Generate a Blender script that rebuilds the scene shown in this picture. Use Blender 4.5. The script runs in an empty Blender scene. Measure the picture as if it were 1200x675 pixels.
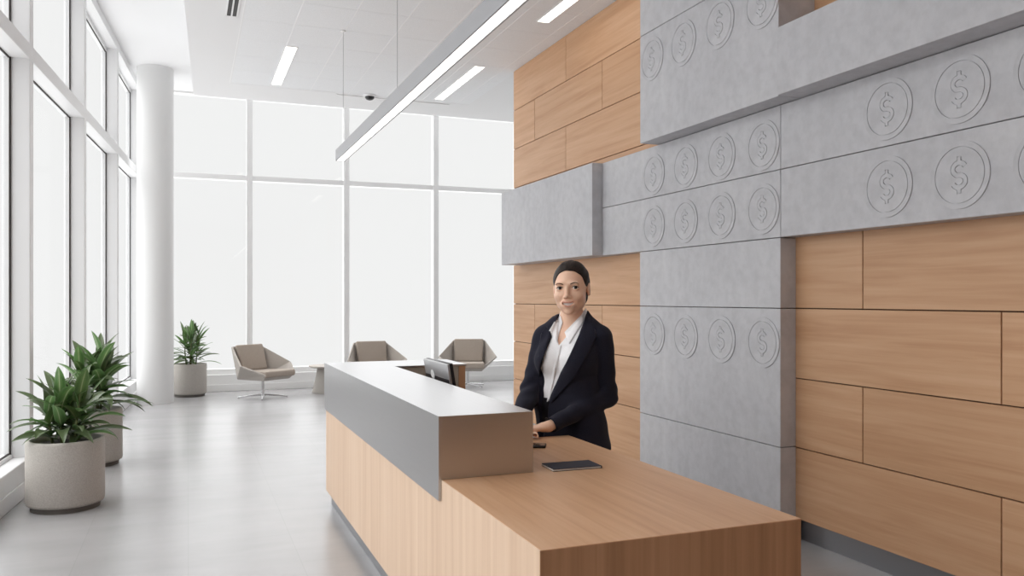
import bpy, bmesh, math, random
import numpy as np
from mathutils import Vector, Matrix

random.seed(7)
S = bpy.context.scene
C = S.collection
R = math.radians
pi = math.pi

# ------------------------------------------------------------------ helpers
def link(o, parent=None):
    C.objects.link(o)
    if parent is not None:
        o.parent = parent
    return o

def tag(o, label=None, cat=None, group=None, kind=None):
    if label: o['label'] = label
    if cat: o['category'] = cat
    if group: o['group'] = group
    if kind: o['kind'] = kind
    return o

def empty(name, loc=(0, 0, 0), rz=0.0, label=None, cat=None, group=None, kind=None):
    o = bpy.data.objects.new(name, None)
    o.empty_display_size = .1
    o.location = loc
    o.rotation_euler = (0, 0, rz)
    link(o)
    return tag(o, label, cat, group, kind)

def obj(name, bm, mats, parent=None, smooth=False, auto=None):
    me = bpy.data.meshes.new(name)
    bm.normal_update()
    bm.to_mesh(me)
    bm.free()
    for m in (mats if isinstance(mats, (list, tuple)) else [mats]):
        me.materials.append(m)
    if smooth or auto:
        me.polygons.foreach_set('use_smooth', [True] * len(me.polygons))
    if auto:
        me.set_sharp_from_angle(angle=R(auto))
    o = bpy.data.objects.new(name, me)
    return link(o, parent)

def struct(name, bm, mats, parent=None, **k):
    o = obj(name, bm, mats, parent, **k)
    if parent is None:
        o['kind'] = 'structure'
    return o

def BM():
    return bmesh.new()

def box(bm, x0, x1, y0, y1, z0, z1, bev=0.0, seg=2, rnd=None, M=None, mat=0):
    t = bmesh.new()
    bmesh.ops.create_cube(t, size=1)
    for v in t.verts:
        v.co = Vector(((x0 + x1) / 2 + v.co.x * (x1 - x0), (y0 + y1) / 2 + v.co.y * (y1 - y0), (z0 + z1) / 2 + v.co.z * (z1 - z0)))
    if bev:
        bmesh.ops.bevel(t, geom=list(t.edges), offset=bev, segments=seg, profile=.5, affect='EDGES')
    add(bm, t, M, rnd, mat)

def add(bm, t, M=None, rnd=None, mat=0):
    """append bmesh t to bm"""
    lay = None
    if rnd is not None:
        lay = bm.faces.layers.float.get('rnd') or bm.faces.layers.float.new('rnd')
    mp = {}
    for v in t.verts:
        mp[v] = bm.verts.new(M @ v.co if M else v.co)
    for f in t.faces:
        nf = bm.faces.new([mp[v] for v in f.verts])
        nf.material_index = mat
        nf.smooth = f.smooth
        if lay: nf[lay] = rnd
    t.free()

def tube(bm, pts, rad, n=10, cap=True, flat=1.0):
    """swept round tube; rad number or list"""
    pts = [Vector(p) for p in pts]
    rads = rad if isinstance(rad, (list, tuple)) else [rad] * len(pts)
    rings = []
    up = None
    for i, p in enumerate(pts):
        a = pts[max(i - 1, 0)]; b = pts[min(i + 1, len(pts) - 1)]
        d = (b - a).normalized()
        if up is None:
            up = Vector((0, 0, 1)) if abs(d.z) < .9 else Vector((0, 1, 0))
        s = d.cross(up).normalized()
        up = s.cross(d).normalized()
        rings.append([bm.verts.new(p + (s * math.cos(2 * pi * k / n) + up * math.sin(2 * pi * k / n) * flat) * rads[i]) for k in range(n)])
    for r0, r1 in zip(rings, rings[1:]):
        for k in range(n):
            bm.faces.new((r0[k], r0[(k + 1) % n], r1[(k + 1) % n], r1[k]))
    if cap:
        bm.faces.new(rings[0][::-1]); bm.faces.new(rings[-1])

def lathe(bm, prof, n=48, c=(0, 0), M=None):
    """prof [(r,z)...]; closes at r==0"""
    rings = []
    for r, z in prof:
        if r < 1e-6:
            co = Vector((c[0], c[1], z)); rings.append([bm.verts.new(M @ co if M else co)])
        else:
            ring = []
            for k in range(n):
                co = Vector((c[0] + r * math.cos(2 * pi * k / n), c[1] + r * math.sin(2 * pi * k / n), z))
                ring.append(bm.verts.new(M @ co if M else co))
            rings.append(ring)
    for a, b in zip(rings, rings[1:]):
        for k in range(n):
            k2 = (k + 1) % n
            if len(a) == 1 and len(b) == 1: continue
            if len(a) == 1: bm.faces.new((a[0], b[k2], b[k]))
            elif len(b) == 1: bm.faces.new((a[k], a[k2], b[0]))
            else: bm.faces.new((a[k], a[k2], b[k2], b[k]))

# ------------------------------------------------------------------ materials
def lin(c):
    return tuple(((x / 255) / 12.92 if x / 255 <= .04045 else ((x / 255 + .055) / 1.055) ** 2.4) for x in c) + (1.0,)

def mat(name, rgb=(200, 200, 200), rough=.5, metal=0.0, spec=.5, coat=0.0):
    m = bpy.data.materials.new(name)
    m.use_nodes = True
    b = m.node_tree.nodes['Principled BSDF']
    b.inputs['Base Color'].default_value = lin(rgb)
    b.inputs['Roughness'].default_value = rough
    b.inputs['Metallic'].default_value = metal
    b.inputs['Specular IOR Level'].default_value = spec
    b.inputs['Coat Weight'].default_value = coat
    return m

def N(m, t, **k):
    n = m.node_tree.nodes.new(t)
    for a, v in k.items():
        setattr(n, a, v)
    return n

def L(m, a, b):
    m.node_tree.links.new(a, b)

def ramp(m, fac, stops):
    r = N(m, 'ShaderNodeValToRGB')
    cr = r.color_ramp
    while len(cr.elements) < len(stops): cr.elements.new(.5)
    for e, (p, c) in zip(cr.elements, stops):
        e.position = p; e.color = lin(c)
    L(m, fac, r.inputs['Fac'])
    return r.outputs['Color']

def coords(m, scale=(1, 1, 1), rnd=False, kind='Object'):
    tc = N(m, 'ShaderNodeTexCoord')
    src = tc.outputs[kind]
    if rnd:
        at = N(m, 'ShaderNodeAttribute', attribute_name='rnd')
        mul = N(m, 'ShaderNodeVectorMath', operation='SCALE')
        mul.inputs[0].default_value = (7.3, 11.7, 5.1)
        L(m, at.outputs['Fac'], mul.inputs['Scale'])
        ad = N(m, 'ShaderNodeVectorMath', operation='ADD')
        L(m, src, ad.inputs[0]); L(m, mul.outputs[0], ad.inputs[1])
        src = ad.outputs[0]
    mp = N(m, 'ShaderNodeMapping')
    mp.inputs['Scale'].default_value = scale
    L(m, src, mp.inputs['Vector'])
    return mp.outputs['Vector']

def noise(m, vec, scale, detail=4, rough=.55, dist=0.0):
    n = N(m, 'ShaderNodeTexNoise')
    n.inputs['Scale'].default_value = scale
    n.inputs['Detail'].default_value = detail
    n.inputs['Roughness'].default_value = rough
    n.inputs['Distortion'].default_value = dist
    L(m, vec, n.inputs['Vector'])
    return n.outputs['Fac']

def mix(m, a, b, fac, mode='MIX'):
    n = N(m, 'ShaderNodeMix', data_type='RGBA', blend_type=mode)
    for s, v in ((n.inputs[6], a), (n.inputs[7], b), (n.inputs[0], fac)):
        if hasattr(v, 'links'): L(m, v, s)
        elif isinstance(v, (int, float)): s.default_value = v
        else: s.default_value = lin(v)
    return n.outputs[2]

def bump(m, h, strength=.2, dist=.01):
    b = N(m, 'ShaderNodeBump')
    b.inputs['Strength'].default_value = strength
    b.inputs['Distance'].default_value = dist
    L(m, h, b.inputs['Height'])
    L(m, b.outputs['Normal'], m.node_tree.nodes['Principled BSDF'].inputs['Normal'])

def setcol(m, c):
    L(m, c, m.node_tree.nodes['Principled BSDF'].inputs['Base Color'])

def wood(name, grain, light, midc, dark, rough=.45):
    """grain = 'x','y' or 'z': direction the fibres run"""
    m = mat(name, midc, rough, spec=.35)
    g = {'x': (.55, 1, 1), 'y': (1, .55, 1), 'z': (1, 1, .3)}[grain]
    fine = {'x': (.5, 14, 14), 'y': (14, .5, 14), 'z': (14, 14, .35)}[grain]
    v1 = coords(m, tuple(a * b for a, b in zip(fine, (1, 1, 1))), True)
    n1 = noise(m, v1, 2.2, 6, .6, .6)
    med = {'x': (.35, 5, 5), 'y': (5, .35, 5), 'z': (5, 5, .2)}[grain]
    v2 = coords(m, med, True)
    n2 = noise(m, v2, 1.6, 3, .5, 1.2)
    f = N(m, 'ShaderNodeMath', operation='ADD'); L(m, n1, f.inputs[0]); L(m, n2, f.inputs[1])
    h = N(m, 'ShaderNodeMath', operation='MULTIPLY'); L(m, f.outputs[0], h.inputs[0]); h.inputs[1].default_value = .5
    col = ramp(m, h.outputs[0], [(.34, dark), (.5, midc), (.66, light)])
    at = N(m, 'ShaderNodeAttribute', attribute_name='rnd')
    t = N(m, 'ShaderNodeMapRange'); t.inputs['To Min'].default_value = .94; t.inputs['To Max'].default_value = 1.04
    L(m, at.outputs['Fac'], t.inputs['Value'])
    vm = N(m, 'ShaderNodeVectorMath', operation='SCALE'); L(m, col, vm.inputs[0]); L(m, t.outputs[0], vm.inputs['Scale'])
    setcol(m, vm.outputs[0])
    bump(m, n1, .06, .004)
    return m

M = {}
M['white'] = mat('white_paint', (221, 221, 221), .55)
M['ceil'] = mat('ceiling_white', (227, 227, 228), .8, spec=.2)
M['frame'] = mat('window_frame_white', (219, 219, 220), .4)
M['farframe'] = mat('window_frame_grey', (240, 240, 240), .4)
M['gasket'] = mat('dark_gasket', (52, 46, 44), .6)
M['wallwood'] = wood('oak_wall_veneer', 'y', (212, 171, 136), (203, 160, 124), (190, 145, 109))
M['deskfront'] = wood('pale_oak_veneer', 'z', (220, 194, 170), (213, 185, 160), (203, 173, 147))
M['desktop'] = wood('oak_desk_veneer', 'y', (210, 170, 136), (201, 158, 122), (188, 143, 107), .38)
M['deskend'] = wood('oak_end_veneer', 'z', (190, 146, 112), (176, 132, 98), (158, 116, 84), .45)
M['woodgap'] = mat('dark_joint', (92, 66, 46), .8)

def concrete():
    m = mat('cast_concrete', (170, 170, 172), .62, spec=.35)
    v = coords(m)
    a = noise(m, v, 1.7, 5, .6, .4)
    b = noise(m, v, 14, 4, .6)
    c1 = ramp(m, a, [(.3, (191, 191, 195)), (.52, (199, 199, 203)), (.72, (206, 206, 209))])
    c2 = ramp(m, b, [(.32, (232, 232, 232)), (.6, (255, 255, 255))])
    setcol(m, mix(m, c1, c2, .55, 'MULTIPLY'))
    bump(m, b, .05, .004)
    return m
M['conc'] = concrete()

def steel(name, rgb, rough, axis):
    m = mat(name, rgb, rough, 1.0)
    sc = {'y': (160, .8, 160), 'x': (.8, 160, 160), 'z': (160, 160, .8)}[axis]
    n = noise(m, coords(m, sc), 3, 2)
    r = N(m, 'ShaderNodeMapRange'); r.inputs['To Min'].default_value = rough - .05; r.inputs['To Max'].default_value = rough + .07
    L(m, n, r.inputs['Value']); L(m, r.outputs[0], m.node_tree.nodes['Principled BSDF'].inputs['Roughness'])
    return m
M['steel'] = steel('brushed_steel', (192, 192, 194), .30, 'y')
M['plinth'] = steel('plinth_steel', (165, 166, 170), .34, 'y')
M['chrome'] = mat('chrome', (205, 205, 207), .16, 1.0)

def floor_mat():
    m = mat('polished_stone', (186, 185, 186), .24, spec=.75)
    v = coords(m)
    vs = coords(m, (.55, 1.5, 1))
    a = noise(m, vs, 1.5, 5, .5, .3)
    b = noise(m, vs, 3.4, 2)
    c1 = ramp(m, a, [(.2, (153, 152, 153)), (.5, (160, 159, 160)), (.8, (166, 165, 166))])
    c2 = ramp(m, b, [(.3, (246, 246, 246)), (.65, (255, 255, 255))])
    br = N(m, 'ShaderNodeTexBrick', offset=.5)
    br.inputs['Scale'].default_value = 1.0
    br.inputs['Brick Width'].default_value = 1.2
    br.inputs['Row Height'].default_value = .6
    br.inputs['Mortar Size'].default_value = .003
    br.inputs['Mortar Smooth'].default_value = 1.0
    br.inputs['Color1'].default_value = (1, 1, 1, 1); br.inputs['Color2'].default_value = (.975, .975, .975, 1)
    br.inputs['Mortar'].default_value = (.86, .86, .86, 1)
    rot = N(m, 'ShaderNodeMapping'); rot.inputs['Rotation'].default_value = (0, 0, pi / 2)
    L(m, v, rot.inputs['Vector']); L(m, rot.outputs[0], br.inputs['Vector'])
    setcol(m, mix(m, mix(m, c1, c2, .6, 'MULTIPLY'), br.outputs['Color'], .8, 'MULTIPLY'))
    r = N(m, 'ShaderNodeMapRange'); r.inputs['To Min'].default_value = .23; r.inputs['To Max'].default_value = .28
    L(m, a, r.inputs['Value']); L(m, r.outputs[0], m.node_tree.nodes['Principled BSDF'].inputs['Roughness'])
    return m
M['floor'] = floor_mat()

def tile_mat():
    m = mat('ceiling_tiles', (224, 224, 225), .85, spec=.15)
    v = coords(m)
    n = noise(m, v, 180, 2)
    c = ramp(m, n, [(.35, (224, 225, 227)), (.6, (233, 234, 236))])
    setcol(m, c)
    return m
M['tile'] = tile_mat()
M['tgrid'] = mat('tile_grid_white', (236, 236, 237), .6)

def glass():
    m = bpy.data.materials.new('window_glass')
    m.use_nodes = True
    nt = m.node_tree
    nt.nodes.clear()
    out = N(m, 'ShaderNodeOutputMaterial')
    t = N(m, 'ShaderNodeBsdfTransparent'); t.inputs[0].default_value = (.985, .99, .99, 1)
    g = N(m, 'ShaderNodeBsdfGlossy'); g.inputs['Roughness'].default_value = .02
    ms = N(m, 'ShaderNodeMixShader'); ms.inputs[0].default_value = .01
    L(m, t.outputs[0], ms.inputs[1]); L(m, g.outputs[0], ms.inputs[2]); L(m, ms.outputs[0], out.inputs[0])
    return m
M['glass'] = glass()

def emit(name, rgb, s):
    m = bpy.data.materials.new(name); m.use_nodes = True
    b = m.node_tree.nodes['Principled BSDF']
    b.inputs['Base Color'].default_value = lin((240, 240, 235))
    b.inputs['Emission Color'].default_value = lin(rgb)
    b.inputs['Emission Strength'].default_value = s
    return m
M['lamp'] = emit('lamp_diffuser', (255, 250, 240), 4.0)
M['pendlamp'] = emit('pendant_diffuser', (255, 250, 242), 3.0)
M['alu'] = mat('satin_aluminium', (158, 158, 161), .45, .35)
M['black'] = mat('black_plastic', (22, 22, 26), .35)
M['dark'] = mat('dark_slot', (45, 43, 42), .6)

def pot_mat():
    m = mat('speckled_stone', (163, 158, 152), .6, spec=.3)
    n = noise(m, coords(m), 120, 2)
    setcol(m, ramp(m, n, [(.3, (163, 158, 152)), (.5, (172, 167, 161)), (.7, (179, 174, 169))]))
    return m
M['pot'] = pot_mat()
M['potbase'] = mat('dark_plinth', (96, 92, 88), .7)  # dark grey recessed base under each pot

def soil_mat():
    m = mat('potting_soil', (40, 34, 32), .95)
    n = noise(m, coords(m), 60, 4)
    setcol(m, ramp(m, n, [(.35, (24, 20, 22)), (.65, (62, 54, 50))]))
    bump(m, n, .8, .02)
    return m
M['soil'] = soil_mat()

def leaf_mat():
    m = mat('leaf', (84, 116, 70), .36, spec=.5)
    uv = N(m, 'ShaderNodeUVMap', uv_map='UVMap')
    sep = N(m, 'ShaderNodeSeparateXYZ'); L(m, uv.outputs[0], sep.inputs[0])
    a = N(m, 'ShaderNodeMath', operation='SUBTRACT'); L(m, sep.outputs[0], a.inputs[0]); a.inputs[1].default_value = .5
    ab = N(m, 'ShaderNodeMath', operation='ABSOLUTE'); L(m, a.outputs[0], ab.inputs[0])
    vein = ramp(m, ab.outputs[0], [(.0, (184, 198, 160)), (.06, (114, 146, 92)), (.3, (90, 128, 74)), (.5, (116, 146, 100))])
    at = N(m, 'ShaderNodeAttribute', attribute_name='rnd')
    tone = ramp(m, at.outputs['Fac'], [(0, (150, 128, 110)), (.22, (232, 236, 222)), (1, (255, 255, 255))])
    c = mix(m, vein, tone, 1.0, 'MULTIPLY')
    geo = N(m, 'ShaderNodeNewGeometry')
    c2 = mix(m, c, (92, 108, 74), geo.outputs['Backfacing'])
    setcol(m, c2)
    b = m.node_tree.nodes['Principled BSDF']
    tr = N(m, 'ShaderNodeBsdfTranslucent'); L(m, c2, tr.inputs[0])
    ms = N(m, 'ShaderNodeMixShader'); ms.inputs[0].default_value = .25
    out = m.node_tree.nodes['Material Output']
    L(m, b.outputs[0], ms.inputs[1]); L(m, tr.outputs[0], ms.inputs[2]); L(m, ms.outputs[0], out.inputs[0])
    return m
M['leaf'] = leaf_mat()
M['stem'] = mat('plant_stem', (104, 112, 70), .6)

def fabric(name, rgb, sc=260, amt=12, rough=.9):
    m = mat(name, rgb, rough, spec=.15)
    n = noise(m, coords(m), sc, 2)
    lo = tuple(max(0, c - amt) for c in rgb); hi = tuple(min(255, c + amt) for c in rgb)
    setcol(m, ramp(m, n, [(.35, lo), (.65, hi)]))
    m.node_tree.nodes['Principled BSDF'].inputs['Sheen Weight'].default_value = .08
    return m
M['shell'] = fabric('chair_shell_fabric', (182, 175, 168))
M['cush'] = fabric('chair_cushion_fabric', (170, 158, 147))
M['suit'] = fabric('dark_navy_suiting', (34, 34, 46), 300, 5)
M['shirt'] = fabric('white_cotton', (243, 243, 245), 300, 4)
M['trouser'] = fabric('dark_trousers', (20, 19, 24), 300, 4)
M['skin'] = mat('skin', (234, 194, 168), .45, spec=.4)
_lip = N(M['skin'], 'ShaderNodeAttribute', attribute_name='lip')
setcol(M['skin'], mix(M['skin'], (234, 194, 168), (204, 132, 116), _lip.outputs['Fac']))
M['skin'].node_tree.nodes['Principled BSDF'].inputs['Subsurface Weight'].default_value = .12
M['skin'].node_tree.nodes['Principled BSDF'].inputs['Subsurface Radius'].default_value = (.012, .005, .003)
M['lip'] = mat('lips', (208, 142, 124), .4)
M['eyewhite'] = mat('eye_white', (222, 216, 212), .25)
M['iris'] = mat('iris', (58, 44, 36), .2)
M['pupil'] = mat('pupil', (10, 9, 9), .15)
M['brow'] = mat('eyebrow', (92, 66, 50), .8)
M['tooth'] = mat('teeth', (250, 248, 243), .3)

def hair_mat():
    m = mat('dark_brown_hair', (44, 33, 28), .55, spec=.25)
    n = noise(m, coords(m, (60, 6, 20)), 3, 4)
    setcol(m, ramp(m, n, [(.3, (26, 19, 17)), (.55, (40, 30, 25)), (.75, (62, 47, 37))]))
    bump(m, n, .25, .004)
    return m
M['hair'] = hair_mat()

# ------------------------------------------------------------------ camera
cam = bpy.data.cameras.new('camera')
cam.sensor_width = 36
cam.lens = 963 * 36 / 1200
cam.shift_y = 12.5 / 1200
cam.clip_end = 200
co = bpy.data.objects.new('camera', cam)
co.location = (0, 0, 1.5)
co.rotation_euler = (R(90), 0, R(-21.5))
link(co)
S.camera = co

# ------------------------------------------------------------------ the room
Y_END = 14.1          # face of the kick wall under the far windows
X_WOOD = 3.52         # face of the oak panelling
X_CONC = 3.40
Z_MAIN = 4.14
Z_PERI = 4.82

def plan_slab(bm, z0, z1, off=.22):
    xl = lambda y: -1.203 + .068 * (y - 6.54) - off
    pts = [(xl(-4.3), -4.3), (9, -4.3), (9, 14.34), (xl(14.34), 14.34)]
    vs = [[bm.verts.new((x, y, z)) for x, y in pts] for z in (z0, z1)]
    bm.faces.new(vs[0][::-1]); bm.faces.new(vs[1])
    for k in range(4): bm.faces.new((vs[0][k], vs[0][(k + 1) % 4], vs[1][(k + 1) % 4], vs[1][k]))
b = BM(); plan_slab(b, -.15, 0)
struct('floor', b, M['floor'])

# dropped main ceiling with tiles
b = BM()
def xedge(y): return -.035 + .0267 * (y - 7.8)
for z0, z1 in ((Z_MAIN + .012, 4.95),):
    vs = [b.verts.new((x, y, z)) for z in (z0, z1) for x, y in ((xedge(-4.2), -4.2), (9, -4.2), (9, 11.43), (xedge(11.43), 11.43))]
    b.faces.new(vs[0:4]); b.faces.new(vs[7:3:-1])
    for k in range(4): b.faces.new((vs[k], vs[k + 4], vs[(k + 1) % 4 + 4], vs[(k + 1) % 4]))
ceil = struct('ceiling', b, M['ceil'])
# plain border round the tiles
b = BM()
box(b, .49, 3.55, 10.62, 11.43, Z_MAIN, Z_MAIN + .012)
vs = []
for z in (Z_MAIN, Z_MAIN + .012):
    vs.append([b.verts.new(p + (z,)) for p in ((xedge(-4.2), -4.2), (.46, -4.2), (.49, 10.62), (.49, 11.43), (xedge(11.43), 11.43))])
b.faces.new(vs[0]); b.faces.new(vs[1][::-1])
for k in range(5):
    b.faces.new((vs[0][k], vs[1][k], vs[1][(k + 1) % 5], vs[0][(k + 1) % 5]))
box(b, 3.55, 9, 8.9, 11.43, Z_MAIN, Z_MAIN + .012)
obj('ceiling_border', b, M['ceil'], ceil)
b = BM()
xs = [.47 + .485 * k for k in range(7)]
ys = [10.615 - .62 * k for k in range(25)]
for i, x in enumerate(xs):
    for y in ys:
        if y - .62 < -4.3: continue
        box(b, x + .003, min(x + .482, 3.56), y - .6185, y - .0015, Z_MAIN + .0005, Z_MAIN + .013)
obj('ceiling_tiles', b, M['tile'], ceil)
b = BM()
for x in xs: box(b, x - .0045, x + .0045, -4.2, 10.62, Z_MAIN - .0015, Z_MAIN + .011)
obj('ceiling_grid', b, M['tgrid'], ceil)
b = BM(); plan_slab(b, Z_PERI, 4.98)
struct('ceiling_perimeter', b, M['ceil'])

# far glazed wall -------------------------------------------------
b = BM()
box(b, -.80, 9, Y_END, Y_END + .24, 0, .27, .008)
box(b, -.74, 9, Y_END - .018, Y_END, 0, .11, .004)
struct('wall_far', b, M['farframe'])
mx = [.938 + 1.59 * k for k in range(-1, 6)]
for k, (x0, x1) in enumerate(zip(mx, mx[1:])):
    w = empty('window_%d' % (k + 1), ((x0 + x1) / 2, Y_END + .12, .27), kind='structure')
    h = (x1 - x0) / 2
    b = BM()
    box(b, -h + (0 if k else -.03), -h + .047, -.07, .09, 0, 4.6, .004)
    box(b, h - .047, h, -.07, .09, 0, 4.6, .004)
    for z in (0, 3.17, 4.52):
        box(b, -h + .045, h - .045, -.06, .085, z, z + .085, .004)
    obj('window_frame', b, M['farframe'], w)
    for z0, z1 in ((.085, 3.17), (3.255, 4.52)):
        b = BM(); box(b, -h + .047, h - .047, .0, .012, z0, z1); obj('pane', b, M['glass'], w)

# left glazed wall (slightly out of square with the desk) --------
aL = math.atan(.068)
LW = ((-1.203, 6.54, 0), -aL)
wl = empty('wall_left', LW[0], LW[1], kind='structure')
b = BM()
box(b, -.21, 0, -10.6, 7.55, 0, .265, .008)
obj('kick_wall', b, M['frame'], wl)
b = BM(); box(b, 0, .018, -10.6, 7.6, 0, .12, .004)
obj('baseboard', b, M['frame'], wl)
b = BM(); box(b, -.21, 0, -10.6, 7.55, 4.72, 4.9)
obj('header', b, M['frame'], wl)
b = BM(); box(b, -.21, 0, -10.6, -8.0, .265, 4.72)
obj('solid_wall', b, M['ceil'], wl)
ts = [.80 + 2.2 * k for k in range(-4, 4)]
FIN = .11
for k, (t0, t1) in enumerate(zip(ts, ts[1:])):
    y = (t0 + t1) / 2
    ca, sa = math.cos(aL), math.sin(aL)
    w = empty('window_%d' % (k + 7), (LW[0][0] + sa * y, LW[0][1] + ca * y, .265), LW[1], kind='structure')
    h = (t1 - t0) / 2
    b = BM()
    if k == 0: box(b, -.19, 0, -h, -h + FIN, 0, 4.46, .004)
    box(b, -.19, 0, h, h + FIN, 0, 4.46, .004)
    box(b, -.19, 0, -h + FIN, h, 3.105, 3.225, .004)
    box(b, -.19, -.12, -h + FIN, h, 0, .03, .003)
    box(b, -.19, -.12, -h + FIN, h, 4.41, 4.46, .003)
    for z0, z1 in ((.03, 3.105), (3.225, 4.41)):
        box(b, -.17, -.138, h - .03, h, z0, z1)
    obj('window_frame', b, M['frame'], w)
    b = BM()
    for z0, z1 in ((.03, 3.105), (3.225, 4.41)):
        box(b, -.138, -.128, h - .018, h - .004, z0, z1)
        box(b, -.144, -.134, -h + FIN, h - .03, z0, z0 + .012)
        box(b, -.144, -.134, -h + FIN, h - .03, z1 - .012, z1)
    obj('gasket', b, M['gasket'], w)
    for z0, z1 in ((.03, 3.105), (3.225, 4.41)):
        b = BM(); box(b, -.165, -.153, -h + FIN, h - .03, z0, z1); obj('pane', b, M['glass'], w)
# corner post between the two glazed walls
b = BM(); box(b, -.83, -.70, Y_END + .02, Y_END + .2, .26, 4.82)
struct('trim_1', b, M['frame'])

# closing walls out of view
b = BM(); box(b, -2.2, 9, -4.3, -4.1, 0, 4.9); struct('wall_back', b, M['deskend'])
b = BM(); box(b, 8.6, 8.9, 8.6, 14.8, 0, 4.9); struct('wall_side', b, M['white'])
# round white column
b = BM(); lathe(b, [(0, 0), (.247, 0), (.247, Z_PERI), (0, Z_PERI)], 64)
o = obj('column', b, M['white'], auto=40); o.location = (-.443, 12.93, 0); tag(o, kind='structure')

# ------------------------------------------------------------------ right wall: oak panelling
zr = [.13, .575, 1.005, 1.44, 1.888, 2.335, 2.78, 3.23, 3.68, 4.14]
far_j = {0: (7.466,), 1: (8.262, 6.687), 2: (8.262, 6.687), 3: (7.466,), 4: (8.262, 6.687), 5: (7.466,), 6: (7.466,), 7: (8.262, 6.687), 8: (7.466,)}
near_j = {0: (2.723, 1.0, -1), 1: (3.568, 1.9, .2), 2: (2.723, 1.0, -1), 3: (3.568, 1.9, .2), 4: (2.9,), 5: (3.568, 1.9), 6: (2.7,), 7: (3.4, 1.6), 8: (2.7,)}
wr = empty('wall_right', (X_WOOD, 0, 0), kind='structure')
b = BM()
gp = .0035
for r, (z0, z1) in enumerate(zip(zr, zr[1:])):
    for y0, y1, js in ((5.2, 8.882, far_j[r]), (-4.0, 4.6, near_j[r])):
        cuts = sorted([y0, y1] + list(js))
        for c0, c1 in zip(cuts, cuts[1:]):
            lo = c0 + (gp if c0 > y0 else 0); hi = c1 - (gp if c1 < y1 else 0)
            box(b, 0, .03, lo, hi, z0 + gp, z1 - gp, .0012, 1, rnd=random.random())
obj('oak_panelling', b, M['wallwood'], wr)
b = BM(); box(b, .02, .05, -4.1, 8.875, .13, 4.14); obj('joint_backing', b, M['woodgap'], wr)
b = BM(); box(b, .05, 5.0, -4.1, 8.88, 0, 4.14); obj('wall_core', b, M['white'], wr)
b = BM(); box(b, .035, .05, -4.1, 8.88, 0, .13); o = obj('steel_baseboard', b, M['plinth'], wr)

# concrete cladding ------------------------------------------------
CX = Matrix(((0, 0, -1, 0), (-1, 0, 0, 0), (0, 1, 0, 0), (0, 0, 0, 1)))  # (a right, b up, c out) -> world
def s_outline(w, bw, top):
    """closed outline of a dollar sign with stroke width w, bar width bw"""
    r_, sx = .029, 1.18
    cen = []
    for k in range(25):
        a = R(25 + 245 * k / 24); cen.append((sx * r_ * math.cos(a), r_ + r_ * math.sin(a)))
    for k in range(1, 25):
        a = R(90 - 245 * k / 24); cen.append((sx * r_ * math.cos(a), -r_ + r_ * math.sin(a)))
    lf, rt = [], []
    for i in range(len(cen)):
        p0, p1 = cen[max(i - 1, 0)], cen[min(i + 1, len(cen) - 1)]
        d = Vector((p1[0] - p0[0], p1[1] - p0[1])).normalized()
        lf.append((cen[i][0] - d.y * w / 2, cen[i][1] + d.x * w / 2)); rt.append((cen[i][0] + d.y * w / 2, cen[i][1] - d.x * w / 2))
    def bar(side, sgn):
        out, done = [], False
        for q in side:
            if abs(q[0]) < bw / 2 and q[1] * sgn > .058:
                if not done:
                    y0 = sgn * (.058 + w / 2)
                    xs_ = (bw / 2, -bw / 2)
                    out += [(xs_[0], y0), (xs_[0], sgn * top), (xs_[1], sgn * top), (xs_[1], y0)]
                    done = True
            else: out.append(q)
        return out
    return bar(rt, 1) + bar(lf, -1)[::-1]
def plate(bm, loops, z0, z1):
    tops = []
    edges = []
    for lp in loops:
        t = [bm.verts.new(CX @ Vector((x, y, z1))) for x, y in lp]; l = [bm.verts.new(CX @ Vector((x, y, z0))) for x, y in lp]
        for k in range(len(lp)):
            k2 = (k + 1) % len(lp)
            bm.faces.new((l[k], l[k2], t[k2], t[k])); edges.append(bm.edges.get((t[k], t[k2])))
    bmesh.ops.triangle_fill(bm, use_beauty=True, edges=edges, normal=(-1, 0, 0))
CH = .0055
b = BM()
circ = lambda r: [(r * math.cos(2 * pi * k / 96), r * math.sin(2 * pi * k / 96)) for k in range(96)]
plate(b, [circ(.1322), s_outline(.0205 + .0064, .017 + .0064, .0892)], .0002, CH)
plate(b, [circ(.1605), circ(.1360)], -.001, CH)
lathe(b, [(0, .0004), (.14, .0004)], 48, M=CX)
bmesh.ops.recalc_face_normals(b, faces=b.faces[:])
ring_me = obj('coin_relief', b, M['conc'])
b = BM(); plate(b, [s_outline(.0205, .017, .086)], .0002, CH + .001)
bmesh.ops.recalc_face_normals(b, faces=b.faces[:])
dol_me = obj('dollar_sign', b, M['conc'])
_ring, _dol = ring_me.data, dol_me.data
bpy.data.objects.remove(ring_me); bpy.data.objects.remove(dol_me)

def panel(label, xf, y0, y1, z0, z1, coins=(), xb=3.60, name='concrete_block'):
    t = empty(name, (xf, (y0 + y1) / 2, z0), label=label, cat='block', group='concrete cladding on the oak wall')
    cy = (y0 + y1) / 2; h = (y1 - y0) / 2
    g = .0025
    bb = BM(); box(bb, 0, xb - xf, -h + g, h - g, g, z1 - z0 - g, .002, 1)
    obj('slab', bb, M['conc'], t)
    for y, z in coins:
        c = bpy.data.objects.new('coin_relief', _ring); link(c, t); c.location = (-.0005, y - cy, z - z0)
        d = bpy.data.objects.new('dollar_sign', _dol); link(d, c)
    return t
Z1, Z2, Z3 = 1.878, 2.298, 2.697
cy4 = (5.596, 5.156, 4.719, 4.278)
XBK = X_WOOD - .0002
panel('plain grey concrete panel at the foot of the column, behind the desk', X_CONC, 4.11, 5.81, 0, .58, xb=XBK)
panel('grey concrete column panel with a single row of four coins, right of the woman', X_CONC, 4.11, 5.81, .58, 1.44, [(y, 1.222) for y in cy4], xb=XBK)
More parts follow.
